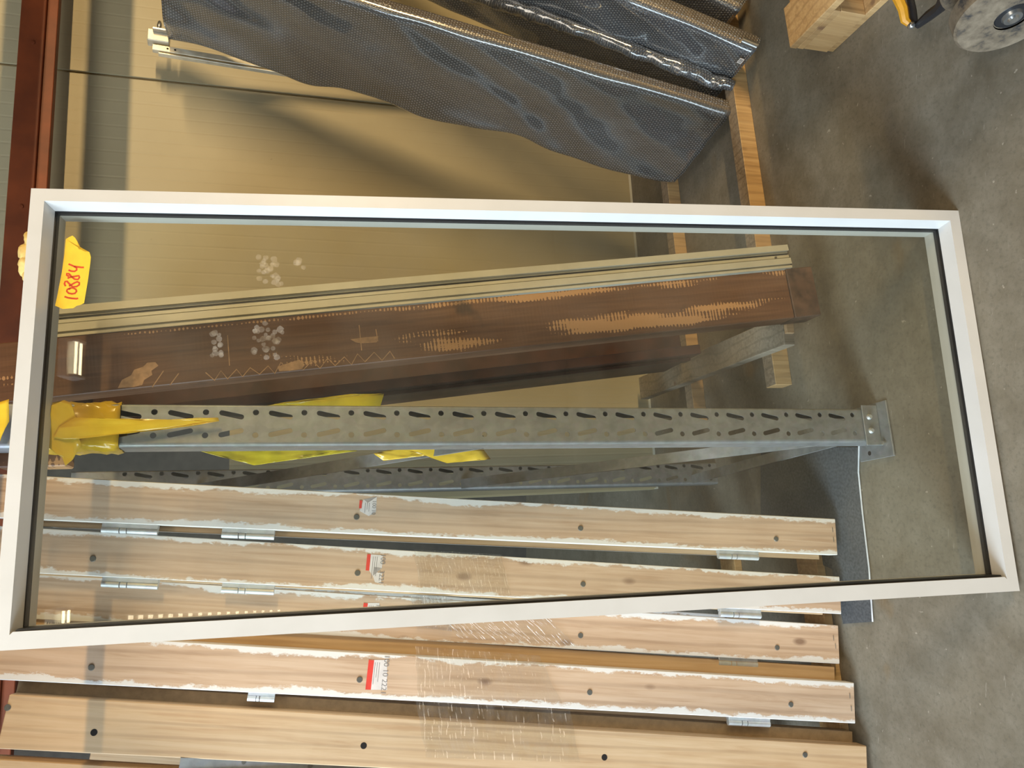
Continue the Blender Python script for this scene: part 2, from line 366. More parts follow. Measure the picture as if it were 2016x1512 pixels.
# ------------------------------------------------------------------ beige sandwich panels standing at the back
pA = at_z(1243, 360); pB = at_z(1290, 890)
pdir = (pA - pB); pyaw = math.atan2(pdir.y, pdir.x)
def sandwich(x0, w, label, hgt=3.4):
    """panel with shallow pressed ribs; local x along the row from pB"""
    m = yaw_basis(pB, pyaw) @ Matrix.Translation((x0, 0, 0.0))
    t = thing('sandwich_panel', m, label, 'wall panel', 'sandwich panels at the back')
    pts = [(0.006, 0)]; n = 20; pitch = w / n
    for i in range(1, n):
        c = i * pitch; pts += [(c - 0.005, 0), (c - 0.0015, 0.0003), (c + 0.0015, 0.0003), (c + 0.005, 0)]
    pts += [(w - 0.006, 0), (w - 0.006, 0.012), (w - 0.0005, 0.012), (w - 0.0005, 0.05), (0.0005, 0.05), (0.0005, 0.012), (0.006, 0.012)]
    bm = bmesh.new(); prism(bm, pts, lambda a, b: (a, b, 0.012), lambda a, b: (a, b, hgt))
    finish('panel_sheet', bm, MT['beige'], t)
    box('bottom_edge', 0.002, w - 0.002, 0.002, 0.05, 0.0, 0.0118, MT['cream'], t)
    return t
# the joint in view runs through picture point (300, 157)
nrm = Vector((-math.sin(pyaw), math.cos(pyaw), 0))
J = at_plane(300, 157, pB, nrm); jx = (J - pB).dot(Vector((math.cos(pyaw), math.sin(pyaw), 0)))
sandwich(jx, 1.0, 'beige ribbed panel behind the bubble wrapped stack')
sandwich(jx - 1.0, 1.0, 'beige ribbed panel behind the upper half of the white window frame')
sandwich(jx - 1.60, 0.60, 'narrow, lower beige ribbed panel seen behind the steel upright', 1.66)

# ------------------------------------------------------------------ storage rack beams
def rack_beam(o, length0, length1, hgt, label):
    t = thing('rack_beam', yaw_basis(o, math.radians(12)), label, 'rack beam')
    box('web', length0, length1, 0.0, 0.045, 0.022, hgt, MT['red'], t, 0.002)
    box('step_flange', length0, length1, 0.012, 0.045, -0.012, 0.0218, MT['red'], t, 0.002)
    for k in range(int((length1 - length0) / 0.6)):
        cylo('rivet', (length0 + 0.3 + 0.6*k, 0, hgt*0.55), (0, -1, 0), 0.006, 0.003, MT['red'], t, 8)
    return t
o = at_y(97, 140, 2.965); rack_beam(Vector((o.x, o.y, o.z)), -2.6, 1.6, 0.098, 'oxide red rack beam running across in front of the beige panels')
rack_beam(Vector((0.3, 1.72, 2.135)), -2.2, 2.2, 0.11, 'oxide red front rack beam overhead above the stored goods')

t = thing('shade_planks', yaw_basis(Vector((0.3, 1.72, 2.2455)), math.radians(12)), 'unseen brown planks above the front rack beam, added to shade the panels', 'timber')  # planks out of view, added to cast shade on the panels and rear beam
for k in range(3): box('plank', -2.1, 2.1, -0.01, 0.10, 0.075 + 0.05*k, 0.1245 + 0.05*k, MT['batten_greyish'], t, 0.002)
for xx in (-1.7, 1.9): box('spacer', xx, xx + 0.06, 0.0, 0.09, 0.0, 0.0745, MT['batten_greyish'], t, 0.002)

# ------------------------------------------------------------------ floor battens
def batten(o, x0, x1, h, d, label):
    t = thing('wooden_batten', yaw_basis(o), label, 'batten', 'battens on the floor')
    bm = bmesh.new(); bbox(bm, x0, x1, 0, d, 0, h); ob = finish('wood', bm, MT['batten'], t, bevel=0.0015)
    ob.data.materials.append(MT['batten_greyish'])
    for p in ob.data.polygons:
        if p.normal.z > 0.9: p.material_index = 1  # top face takes a darker grey-brown wood than the sides
b1 = at_z(1560, 757); batten(b1, 0.0, 1.60, 0.058, 0.050, 'front yellow wooden batten lying under the bubble wrapped stack')
b2 = at_z(1390, 800); batten(b2, -0.06, 1.60, 0.050, 0.050, 'rear wooden batten lying between the front batten and the panels')

# grey plank lying front to back across both battens
g0 = at_z(1556, 650, 0.07); g1_ = at_z(1270, 765, 0.07)
gd = (g1_ - g0); gyaw = math.atan2(gd.y, gd.x) - math.pi/2
t = thing('grey_plank', yaw_basis(Vector((g0.x, g0.y, 0.059)), gyaw), 'grey weathered plank lying front to back across the battens', 'plank')
box('board', -0.045, 0.045, 0.0, gd.length, 0.0, 0.036, MT['grey_plank'], t, 0.002)
box('end_chip', -0.012, 0.033, -0.012, -0.0002, 0.006, 0.033, MT['pine_clean'], t, 0.002)

# dark felt sheet on the floor
f0 = [at_z(*q, 0.002) for q in ((1500, 880), (1692, 880), (1690, 930), (1698, 1010), (1711, 1120), (1719, 1224), (1662, 1228), (1640, 1120), (1500, 1060))]
t = thing('felt_sheet', Matrix.Translation((0, 0, 0)), 'dark grey felt sheet on the floor in front of the pine frames', 'floor sheet')
slab_poly('sheet', f0, (0, 0, 1), 0.004, MT['mat_'], t)
bm = bmesh.new(); tube(bm, [at_z(*q, 0.007) for q in ((1691, 872), (1690, 930), (1698, 1010), (1711, 1120), (1718, 1224))], 0.0022, 6)
finish('frayed_white_edge', bm, MT['gwhite'], t, True)

# ================================================================== WHITE GLAZED WINDOW FRAME
BR = Vector((0.399, 1.392, 0.0)); WU = Vector((-0.012, 0.1460, 0.989)).normalized()
WX = Vector((0.9805, 0.1965, 0.0)); WX = (WX - WU*WX.dot(WU)).normalized(); WN = WU.cross(WX)   # into the depth
WW, WH = 0.848, 1.972
BL = BR - WX*WW
WM = basis(BL, WX, WN, WU)
win = thing('glazed_window_frame', WM, 'white framed glass window leaning upright in front of the stored goods', 'window')
def bar(side, prof):
    bm = bmesh.new()
    f = {'bottom': (lambda a, b: (a, b, a), lambda a, b: (WW-a, b, a)),
         'top': (lambda a, b: (a, b, WH-a), lambda a, b: (WW-a, b, WH-a)),
         'left': (lambda a, b: (a, b, a), lambda a, b: (a, b, WH-a)),
         'right': (lambda a, b: (WW-a, b, a), lambda a, b: (WW-a, b, WH-a))}[side]
    prism(bm, prof, *f); return bm
front = [(0, 0), (0.025, 0), (0.031, 0.034), (0, 0.034)]
frontL = [(0, 0), (0.030, 0), (0.030, 0.006), (0.022, 0.034), (0, 0.034)]
for s_ in ('bottom', 'top', 'left', 'right'):
    nm = 'frame_rail' if s_ in ('bottom', 'top') else 'frame_stile'
    finish(nm, bar(s_, frontL if s_ == 'left' else front), MT['white'], win)
    finish('rear_bead', bar(s_, [(0, 0.0342), (0.026, 0.0342), (0.026, 0.049), (0.033, 0.049), (0.033, 0.080), (0, 0.080)]), MT['white'], win)
    g_ = [(0.0305, 0.0065), (0.034, 0.0065), (0.034, 0.048), (0.0265, 0.048), (0.0265, 0.036)] if s_ == 'left' else [(0.0265, 0.0345), (0.033, 0.0345), (0.0345, 0.048), (0.0265, 0.048)]
    finish('gasket', bar(s_, g_), MT['rubber'], win)
pane = box('glass_pane', 0.029, WW-0.029, 0.0375, 0.0435, 0.029, WH-0.029, MT['glass'], win)
GL_O = BL + WN*0.0375
def on_glass(x, y):
    p = at_plane(x, y, GL_O, WN) - BL; return Vector((p.dot(WX), 0.0372, p.dot(WU)))
# tape with the hand written number
def crop(px, py, ox=60.0, oy=440.0, s=7.56): return (ox + px/s, oy + py/s)
tp = [on_glass(*crop(*q)) for q in ((528,235),(575,205),(628,182),(665,215),(700,270),(712,335),(716,388),(760,392),(815,425),(850,415),(880,428),(900,500),(895,570),(860,830),(800,1185),(740,1215),(690,1225),(640,1262),(480,1272),(368,1225),(400,1080),(470,720),(505,480))]
tape = slab_poly('tape', tp, (0, -1, 0), 0.0004, MT['tape'], win)
tag(tape, 'torn yellow tape with a red hand written number')
def stroke(bm, pts, w=0.0017, y=0.0366):
    P = [on_glass(*crop(*q)) for q in pts]; L, R = [], []
    for i, p in enumerate(P):
        d = P[min(i+1, len(P)-1)] - P[max(i-1, 0)]; d.y = 0; d.normalize(); nrm_ = Vector((-d.z, 0, d.x))
        L.append(bm.verts.new((p.x + nrm_.x*w, y, p.z + nrm_.z*w))); R.append(bm.verts.new((p.x - nrm_.x*w, y, p.z - nrm_.z*w)))
    for i in range(len(P)-1): bm.faces.new((L[i], L[i+1], R[i+1], R[i]))
bm = bmesh.new()
stroke(bm, [(508,1090),(560,1108),(620,1117),(690,1122),(712,1114)])
stroke(bm, [(575,985),(600,962),(640,962),(680,985),(688,1012),(665,1042),(620,1050),(570,1040),(542,1010),(550,985),(600,962)])
stroke(bm, [(525,935),(508,900),(520,865),(545,862),(580,900),(630,945),(690,940),(728,915),(730,885),(700,870),(660,885),(610,915),(575,935)])
stroke(bm, [(575,790),(540,770),(540,748),(575,750),(610,790),(660,832),(710,835),(732,805),(722,780),(690,785),(630,795),(580,805),(555,820)])
stroke(bm, [(568,695),(610,712),(660,715),(690,695),(690,665),(650,640),(610,622),(568,606)])
stroke(bm, [(650,640),(700,648),(760,656),(798,656)])
finish('handwriting', bm, MT['ink'], tape)
# dried residue spots left on the pane
bm = bmesh.new(); rr = random.Random(3)
for cx, cy, sx, sy, n in ((532, 533, 24, 30, 26), (425, 672, 13, 30, 14), (527, 670, 30, 34, 30), (590, 525, 10, 14, 5)):
    for k in range(n):
        p = on_glass(cx + rr.uniform(-sx, sx), cy + rr.uniform(-sy, sy)); r = rr.uniform(0.004, 0.0075); vs = []
        for a in range(9): vs.append(bm.verts.new((p.x + r*math.cos(a*0.698)*rr.uniform(.8, 1.1), 0.0371 - k*1e-6, p.z + r*math.sin(a*0.698)*rr.uniform(.8, 1.1))))
        bm.faces.new(vs)
ob = finish('residue_spots', bm, MT['residue'], win); ob['kind'] = 'stuff'
# dried foam on the outer top edge and crumbs along the right edge
def lumpy(name, c, rad, sc, mat, parent, amp=0.35, fr=60, sub=3):
    bm = bmesh.new(); bmesh.ops.create_icosphere(bm, subdivisions=sub, radius=1)
    for v in bm.verts:
        d = v.co.normalized(); k = 1 + amp*noise.noise((Vector(c) + Vector((d.x*sc[0], d.y*sc[1], d.z*sc[2]))) * fr)
        v.co = Vector(c) + Vector((d.x*sc[0], d.y*sc[1], d.z*sc[2]))*rad*k
    return finish(name, bm, mat, parent, True, sharp=70)
def win_local(x, y): 
    p = at_plane(x, y, BL, WN) - BL; return p.dot(WX), p.dot(WU)
for (x, y, sx, sz) in ((42, 462, .026, .020), (38, 488, .030, .026), (40, 512, .026, .024), (44, 532, .020, .016)):
    q = win_local(x, y); lumpy('foam_lump', (q[0], 0.035, WH + 0.001), 1.0, (sx, 0.02, sz), MT['foam'], win, 0.4, 70)
for x in (1290, 1370, 1382, 1455, 1665, 1845, 1180, 160):
    q = win_local(x, 405); lumpy('foam_crumb', (WW, 0.012, q[1]), 1.0, (0.004, 0.005, 0.007), MT['foam'], win, 0.4, 200, 2)

# ================================================================== GALVANISED RACK UPRIGHT
Pb = at_z(1735, 846); Pb.z = 0
d0 = 1.98
top_d = d0 / 1.3155 * 1.012
Pf = at_d(1681, 838, d0); Pt = at_d(197, 838, top_d)
pup = (Pt - Pf).normalized()
base_o = Pf - pup*(Pf.z/pup.z)
PM = lean_basis(base_o, pup, E2)
PW, PL, PITCHH = 0.088, 2.09, 0.0
zk = lambda P: (P - base_o).dot(pup)
z18, z0_ = zk(Pf), zk(Pt); PIT = (z0_ - z18) / 18.0
up_ = thing('rack_upright', PM, 'galvanised perforated steel upright standing on a bolted foot plate behind the glass', 'rack post')
def perforated(name, w, L, pit, zfirst, mat, parent, yf, th=0.002, depth=0.062, nmax=99):
    """C section: perforated face, returns and lips"""
    bm = bmesh.new(); z = 0.0
    x0, x1 = -w/2 + 0.009, w/2 - 0.004
    def loop(pts):
        vs = [bm.verts.new((x, yf, zz)) for x, zz in pts]; es = []
        for i in range(len(vs)): es.append(bm.edges.new((vs[i], vs[(i+1) % len(vs)])))
        return es
    edges = []
    edges += loop([(x0, 0.001), (x1, 0.001), (x1, L), (x0, L)])
    cx = ((0.028, -1), (-0.020, 1))
    k = 0; zc = zfirst
    while zc < L - 0.08:
        for xc, sg in cx:
            edges += loop([(xc + 0.0062*math.cos(a*math.pi/6), zc + 0.0062*math.sin(a*math.pi/6)) for a in range(12)])
            # slanted slot, below the round hole, drifting to the middle
            if zc - 0.075 > 0.01:
                A = Vector((xc + sg*(0.001), zc - 0.031)); B = Vector((xc + sg*0.0095, zc - 0.069)); dd = (B - A).normalized(); nn = Vector((-dd.y, dd.x)); r = 0.0054
                pts = []
                for a in range(7): th_ = math.pi/2 + a*math.pi/6; pts.append(A + dd*(r*math.cos(th_)) + nn*(r*math.sin(th_)))
                for a in range(7): th_ = -math.pi/2 + a*math.pi/6; pts.append(B + dd*(r*math.cos(th_)) + nn*(r*math.sin(th_)))
                edges += loop([(q.x, q.y) for q in pts])
        zc += pit; k += 1
    bmesh.ops.triangle_fill(bm, use_beauty=True, use_dissolve=False, edges=edges, normal=(0, -1, 0))
    g = bmesh.ops.extrude_face_region(bm, geom=bm.faces[:])
    bmesh.ops.translate(bm, verts=[v for v in g['geom'] if isinstance(v, bmesh.types.BMVert)], vec=(0, th, 0))
    ob = finish(name, bm, mat, parent)
    # bent returns
    for sx, nm in ((-1, 'side_return'), (1, 'side_return')):
        bm = bmesh.new(); R = 0.009 if sx < 0 else 0.004; xe = w/2*sx; out = []; inn = []
        for a in range(6):
            t_ = a/5*math.pi/2
            out.append((xe - sx*R + sx*R*math.sin(t_), yf + R - R*math.cos(t_)))
            inn.append((xe - sx*R + sx*(R-th)*math.sin(t_), yf + R - (R-th)*math.cos(t_)))
        out += [(xe, yf + depth), (xe - sx*0.014, yf + depth)]; inn += [(xe - sx*th, yf + depth - th), (xe - sx*0.014, yf + depth - th)]
        poly = out + inn[::-1]
        if sx > 0: poly = poly[::-1]
        A = [bm.verts.new((x, y, 0.001)) for x, y in poly]; B = [bm.verts.new((x, y, L)) for x, y in poly]; n = len(poly)
        for i in range(n): bm.faces.new((A[i], A[(i+1) % n], B[(i+1) % n], B[i]))
        h = len(out)
        for i in range(h-1):
            bm.faces.new((A[i], A[n-1-i], A[n-2-i], A[i+1])); bm.faces.new((B[i], B[i+1], B[n-2-i], B[n-1-i]))
        finish(nm, bm, mat, parent, True, sharp=35)
    return ob
zf = z18 - PIT*math.floor(z18/PIT) 
perforated('perforated_face', PW, PL, PIT, zf if zf > 0.02 else zf + PIT, MT['galv'], up_, 0.0)
# foot: angle bracket with bolts, floor plate
fp = box('foot_plate', -0.084, 0.060, -0.040, 0.085, 0.0005, 0.006, MT['galv'], up_, 0.001)
box('foot_tab', -0.052, 0.053, -0.006, -0.0015, 0.0062, 0.052, MT['galv'], up_, 0.001)
for xx in (0.022, -0.014):
    cylo('bolt', (xx, -0.006, 0.034), (0, -1, 0), 0.008, 0.006, MT['zinc'], up_, 10, 0.005)
cylo('anchor_bolt', (-0.048, -0.016, 0.006), (0, 0, 1), 0.006, 0.008, MT['chrome'], up_, 8)
cylo('plate_hole', (-0.066, 0.045, 0.0055), (0, 0, 1), 0.006, 0.001, MT['hole'], up_, 10)
# rear post of the same frame with diagonal braces
RO = Vector((-0.30, 0.80))
bm = bmesh.new()
rear = bpy.data.objects.new('rear_post', None)
perforated('rear_post_face', 0.075, 2.09, 0.1, 0.05, MT['galv'], up_, 0.80).location = (-0.030, 0, 0)
for c_ in list(up_.children):
    if c_.name.startswith('side_return') and any(abs(v.co.y - 0.80) < 0.02 for v in c_.data.vertices): c_.location = (-0.030, 0, 0)
bpy.data.objects.remove(rear)
def brace(za, zb, parent, w=0.03):
    a = Vector((-0.030, 0.045, za)); b = Vector((-0.050, 0.80, zb)); bm = bmesh.new()
    d = (b - a).normalized(); u = Vector((1, 0, 0)); u = (u - d*u.dot(d)).normalized(); v = d.cross(u)
    q = [(-w/2, -0.004), (w/2, -0.004), (w/2, 0.004), (-w/2, 0.004)]
    prism(bm, q, lambda s, r: a + u*s + v*r, lambda s, r: b + u*s + v*r)
    finish('diagonal_brace', bm, MT['galv'], parent)
brace(0.16, 0.95, up_); brace(0.98, 0.22, up_) if False else None
brace(1.05, 1.75, up_)
brace(0.10, 0.12, up_)

# ================================================================== BROWN DOOR, EDGE ON
Bb = at_z(1606, 573, 0.098); Bt = at_d(130, 721, 1.72)
BM_ = lean_basis(Bb, Bt - Bb, Vector((-0.175, 0.95, 0)).normalized())
door = thing('brown_door_frame', BM_, 'brown stained wooden frame with scraped edges standing beside the steel upright', 'door frame')
BW = 0.134; BLn = 2.16
jb = box('front_jamb', -BW/2, BW/2, 0, 0.075, 0.078, BLn, MT['brown'], door, 0.002)
box('end_block', -BW/2 - 0.001, BW/2 + 0.002, -0.004, 0.080, 0.0, 0.0775, MT['brown_end'], door, 0.002)
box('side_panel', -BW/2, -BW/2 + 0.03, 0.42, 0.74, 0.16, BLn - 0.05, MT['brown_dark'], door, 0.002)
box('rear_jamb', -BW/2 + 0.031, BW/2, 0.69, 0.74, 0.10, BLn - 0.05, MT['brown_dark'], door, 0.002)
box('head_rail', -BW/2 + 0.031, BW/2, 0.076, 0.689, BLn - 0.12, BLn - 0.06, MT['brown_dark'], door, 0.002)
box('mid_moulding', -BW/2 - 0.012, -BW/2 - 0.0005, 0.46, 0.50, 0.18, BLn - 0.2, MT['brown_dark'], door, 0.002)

# scratches and bare patches on the front jamb
BN = Vector((BM_[0][1], BM_[1][1], BM_[2][1])); BI = BM_.inverted()
def on_jamb(x, y, lift=0.0004):
    p = BI @ at_plane(x, y, Bb, BN); return Vector((p.x, -lift, p.z))
def ribbon(bm, P, w):
    L, Rr = [], []
    for i, p in enumerate(P):
        d = P[min(i+1, len(P)-1)] - P[max(i-1, 0)]; d.y = 0; d.normalize(); q = Vector((-d.z, 0, d.x))*w
        L.append(bm.verts.new(p + q)); Rr.append(bm.verts.new(p - q))
    for i in range(len(P)-1): bm.faces.new((L[i], L[i+1], Rr[i+1], Rr[i]))
bm = bmesh.new(); rz = random.Random(11); P = []
for k in range(26):
    x_ = 405 + k*15 + rz.uniform(-3, 3); yc = 742 - (x_ - 405)*0.118
    P.append(on_jamb(x_, yc + (9 if k % 2 else -9) + rz.uniform(-2, 2)))
ribbon(bm, P, 0.0013)
for (xa, ya, xb, yb_) in ((300, 762, 322, 730), (335, 758, 352, 735), (448, 660, 452, 720), (707, 640, 712, 690), (740, 648, 744, 672)): ribbon(bm, [on_jamb(xa, ya), on_jamb(xb, yb_)], 0.0011)
scr = finish('scratch_marks', bm, MT['bare'], door); scr['kind'] = 'stuff'
for poly in ([(232, 764), (240, 748), (258, 739), (264, 728), (282, 722), (290, 714), (306, 713), (312, 720), (298, 730), (300, 738), (284, 748), (280, 758), (262, 762)],
             [(546, 722), (570, 714), (590, 708), (600, 718), (594, 727), (570, 730), (550, 731)],
             [(690, 668), (720, 664), (745, 662), (742, 674), (712, 676), (700, 674)]):
    slab_poly('bare_patch', [on_jamb(x_, y_, 0.0002) for x_, y_ in poly], (0, -1, 0), 0.0003, MT['bare'], door)

# ================================================================== CREAM PROFILE
Cb = at_z(1556, 504, 0.001); Ct = at_d(300, 617, Cb.y*0 + 2.35*0.785)
CM = lean_basis(Cb, Ct - Cb, E2)
prf = thing('cream_track_profile', CM, 'long cream grooved metal profile leaning to the right of the brown frame', 'metal profile')
cw = 0.073
pts = [(-cw/2, 0), (-cw/2 + 0.007, 0), (-cw/2 + 0.007, 0.007), (-cw/2 + 0.012, 0.007), (-cw/2 + 0.012, -0.002), (-0.006, -0.002), (-0.006, 0.009), (-0.002, 0.009), (-0.002, 0.004),
       (0.006, 0.004), (0.006, 0.012), (0.012, 0.012), (0.012, 0.006), (0.018, 0.006), (0.018, -0.003), (cw/2, -0.003), (cw/2, 0.040), (-cw/2, 0.040)]
bm = bmesh.new(); prism(bm, pts, lambda a, b: (a, b, 0.002), lambda a, b: (a, b, 2.02)); finish('extrusion', bm, MT['cream'], prf)
box('seal_strip', 0.0062, 0.0118, 0.0085, 0.0119, 0.004, 2.0, MT['rubber'], prf)
cylo('screw', (0.0, 0.0035, 0.05), (0, -1, 0), 0.004, 0.002, MT['screw'], prf, 8)

# ================================================================== PINE DOOR FRAMES, EDGE ON
ZB = 0.030
class Board:
    def __init__(s, bot, top, wpx_bot, ratio, zb=ZB, dpush=0.0):
        s.o = at_z(*bot, zb); dep = (s.o - CAM).dot(FWD)
        if dpush: s.o = s.o + Vector((0, dpush, 0))
        s.t = at_d(*top, dep*ratio); s.w = wpx_bot * dep / FPX
        s.up = (s.t - s.o).normalized(); s.m = lean_basis(s.o, s.up); s.inv = s.m.inverted()
        s.n = Vector((s.m[0][1], s.m[1][1], s.m[2][1]))
    def loc(s, x, y): return s.inv @ at_plane(x, y, s.o, s.n)
def screws(b, pts, parent):
    for q in pts:
        p = b.loc(*q); cylo('screw', (p.x, 0.0005, p.z), (0, -1, 0), 0.0075, 0.0025, MT['screw'], parent, 12, 0.006)
def hinge(b, xa, xb, y, parent, side=-1, sink=0.0):
    pa, pb = b.loc(xa, y), b.loc(xb, y); z1, z0 = pa.z, pb.z; xe = side*b.w/2; L = z1 - z0
    h = box('hinge', min(xe, xe + side*0.009), max(xe, xe + side*0.009), 0.004 + sink, 0.022 + sink, z0, z1, MT['zinc'], parent, 0.0008)
    zm = z0 + L*0.55
    for a, c in ((z0, zm - 0.001), (zm + 0.001, zm + L*0.12), (zm + L*0.14, z1)):
        cylo('knuckle', (xe + side*0.015, 0.010 + sink, a), (0, 0, 1), 0.008, c - a, MT['zinc'], h, 14)
def text_mesh(s, size, mat, parent, mtx):
    cu = bpy.data.curves.new('printed_text', 'FONT'); cu.body = s; cu.size = size; cu.align_x = 'CENTER'; cu.align_y = 'CENTER'
    tmp = bpy.data.objects.new('printed_text_tmp', cu); COL.objects.link(tmp)
    bpy.context.view_layer.update()
    me = bpy.data.meshes.new_from_object(tmp.evaluated_get(bpy.context.evaluated_depsgraph_get()))
    bpy.data.objects.remove(tmp); me.transform(mtx); me.materials.clear(); me.materials.append(mat)
    o = bpy.data.objects.new('printed_text', me); COL.objects.link(o); o.parent = parent; return o
# text plane: reading direction -x local (upside down), normal -y
def sticker(b, x0, y0, x1, y1, parent, text='100 10 2221', torn=None):
    """paper label between two picture corners; red bar at its upper end"""
    pts = torn or [(x0, y0), (x1, y0), (x1, y1), (x0, y1)]
    P = [b.loc(*q) for q in pts]
    st = slab_poly('label_sticker', [(p.x, -0.0003, p.z) for p in P], (0, -1, 0), 0.0003, MT['paper'], parent)
    a, c = b.loc(x0, y0), b.loc(x0 + 4, y1 if not torn else y0 + (y1 - y0)*0.55)
    slab_poly('red_bar', [(a.x, -0.0007, a.z), (c.x, -0.0007, a.z), (c.x, -0.0007, c.z), (a.x, -0.0007, c.z)], (0, -1, 0), 0.0002, MT['redprint'], st)
    q0, q1 = b.loc(x1 - 8, y0 + 2), b.loc(x1, y1 - 2); L = abs(q1.x - q0.x); h = abs(q0.z - q1.z)
    m = Matrix.Translation(((q0.x + q1.x)/2, -0.0008, (q0.z + q1.z)/2)) @ Matrix.Rotation(math.radians(90), 4, 'X') @ Matrix.Rotation(math.pi, 4, 'Z')
    if text: text_mesh(text, h*1.05, MT['print'], st, m)
    for k, (fz, l) in enumerate(((0.36, 0.8), (0.48, 0.55), (0.60, 0.7))):
        zz = b.loc(x0 + (x1 - x0)*fz, y0).z; xa = b.loc(x0, y0 + 4).x; 
        slab_poly('print_line', [(xa, -0.0007, zz), (xa - L*l, -0.0007, zz), (xa - L*l, -0.0007, zz - 0.0012), (xa, -0.0007, zz - 0.0012)], (0, -1, 0), 0.0002, MT['print'], st)
    return st
def staple(b, x, y, parent):
    p = b.loc(x, y); bm = bmesh.new()
    tube(bm, [(p.x - 0.006, 0.002, p.z), (p.x - 0.006, -0.0012, p.z), (p.x + 0.006, -0.0012, p.z + 0.001), (p.x + 0.006, 0.002, p.z + 0.001)], 0.0008, 5)
    finish('staple', bm, MT['screw'], parent)
def pine_frame(b, length, label, mat='pine', depth=0.52, rebate=(-1, 0.012), jt=0.040, group='pine door frames'):
    t = thing('pine_door_frame', b.m, label, 'door frame', group)
    h = b.w/2
    box('front_jamb', -h, h, 0, jt, 0, length, MT[mat], t, 0.0015)
    if rebate:
        sx, ex = rebate
        x0, x1 = sorted((sx*(h - 0.030), sx*(h + ex)))
        box('stop_strip', x0, x1, jt + 0.0005, jt + 0.030, 0.03, length - 0.02, MT['pine_clean'], t, 0.001)
    box('rear_jamb', -h, h, depth - 0.04, depth, 0.10, length, MT[mat], t, 0.0015)
    box('head_rail', -h + 0.002, h - 0.002, jt + 0.031, depth - 0.041, length - 0.05, length - 0.01, MT[mat], t, 0.0015)
    return t
F1 = Board((1647, 1057), (80, 980), 70, 0.825)
F2 = Board((1655, 1172), (70, 1084), 71, 0.825)
F3 = Board((1652, 1269), (60, 1173), 72, 0.835)
F4 = Board((1683, 1384), (200, 1301), 75, 0.845)
P5 = Board((1708, 1514), (0, 1420), 84, 0.845)
t1 = pine_frame(F1, 2.10, 'pine frame edge with zinc hinges, nearest the steel upright', depth=0.40)
screws(F1, [(702, 1018), (1143, 1040), (1528, 1061)], t1)
hinge(F1, 200, 311, 1030, t1); hinge(F1, 437, 541, 1040, t1); hinge(F1, 1417, 1495, 1085, t1)
sticker(F1, 708, 985, 740, 1014, t1, '100 10', [(716, 983), (724, 990), (742, 978), (740, 1008), (734, 1010), (726, 1016), (708, 1006)])
for q in ((1639, 1043), (1641, 1062)): staple(F1, *q, t1)
t2 = pine_frame(F2, 2.12, 'pine frame edge second from the steel upright, with torn label', rebate=(-1, 0.005))
screws(F2, [(183, 1100), (704, 1128), (1148, 1150)], t2)
hinge(F2, 200, 312, 1138, t2); hinge(F2, 437, 541, 1148, t2); hinge(F2, 1420, 1500, 1196, t2)
sticker(F2, 723, 1091, 756, 1150, t2, '100   3221', [(723, 1091), (754, 1093), (752, 1118), (736, 1116), (736, 1126), (752, 1128), (750, 1149), (738, 1146), (734, 1134), (722, 1116)])
for q in ((1648, 1150), (1649, 1165)): staple(F2, *q, t2)
t3 = pine_frame(F3, 2.12, 'pine frame edge third from the steel upright, partly behind the white stile', rebate=None)
screws(F3, [(705, 1222), (1143, 1251), (1530, 1275)], t3)
hinge(F3, 1420, 1497, 1296, t3, -1, 0.01)
sticker(F3, 716, 1187, 747, 1226, t3, '100 10')
for q in ((1641, 1256), (1645, 1272)): staple(F3, *q, t3)
t4 = pine_frame(F4, 2.16, 'pine frame edge just left of the white stile, with whole red barred label', rebate=(1, 0.034))
screws(F4, [(180, 1314), (708, 1338), (1161, 1363), (1557, 1387)], t4)
hinge(F4, 1440, 1522, 1414, t4, -1, 0.01); hinge(F4, 488, 542, 1352, t4, -1, 0.02)
sticker(F4, 726, 1299, 762, 1358, t4, '100 10 2221')
for q in ((1676, 1395), (1673, 1370)): staple(F4, *q, t4)
# barcode sticker on the strip of the fourth frame
p0, p1 = F4.loc(75, 1226), F4.loc(156, 1240)
bz = sorted((p0.z, p1.z)); xs0 = F4.w/2 + 0.006; 
st = box('barcode_sticker', xs0, xs0 + 0.020, 0.0396, 0.0404, bz[0], bz[1], MT['paper'], t4)
rb = random.Random(5); zz = bz[0] + 0.030; k = 0
while zz < bz[1] - 0.006:
    wv_ = rb.choice((0.0008, 0.0012, 0.002)); box('barcode_bar', xs0 + 0.004, xs0 + 0.016, 0.0391, 0.0396, zz, zz + wv_, MT['print'], st); zz += wv_ + rb.choice((0.001, 0.0016, 0.0026)); k += 1
# clean pine board and fibreboard strip at the near end of the row
t5 = thing('pine_board', P5.m, 'clean wide pine board with bored holes at the near end of the row', 'board')
h5 = P5.w/2
box('board', -h5, h5, 0, 0.045, 0, 2.085, MT['pine_clean'], t5, 0.002)
for q in ((716, 1468), (1190, 1491), (185, 1442)):
    p = P5.loc(*q); cylo('bored_hole', (p.x, 0.0002, p.z), (0, -1, 0), 0.0075, 0.0004, MT['hole'], t5, 14)
screws(P5, [(15, 1393), (1585, 1486)], t5)
box('rear_batten', -h5, h5, 0.40, 0.44, 0.09, 2.03, MT['pine_clean'], t5, 0.002)
for z_ in (0.10, 1.85): box('cross_rail', -h5 + 0.01, h5 - 0.01, 0.0455, 0.3995, z_, z_ + 0.07, MT['pine_clean'], t5, 0.002)
PM_ = Board((1697, 1459), (20, 1358), 24, 0.845)
t6 = thing('fibreboard_strip', PM_.m, 'brown fibreboard strip between the clean board and the last pine frame', 'board')
box('strip', -PM_.w/2, PM_.w/2, 0.038, 0.085, 0.002, 2.075, MT['mdf'], t6, 0.001)
P7 = Board((1730, 1640), (0, 1548), 82, 0.845)
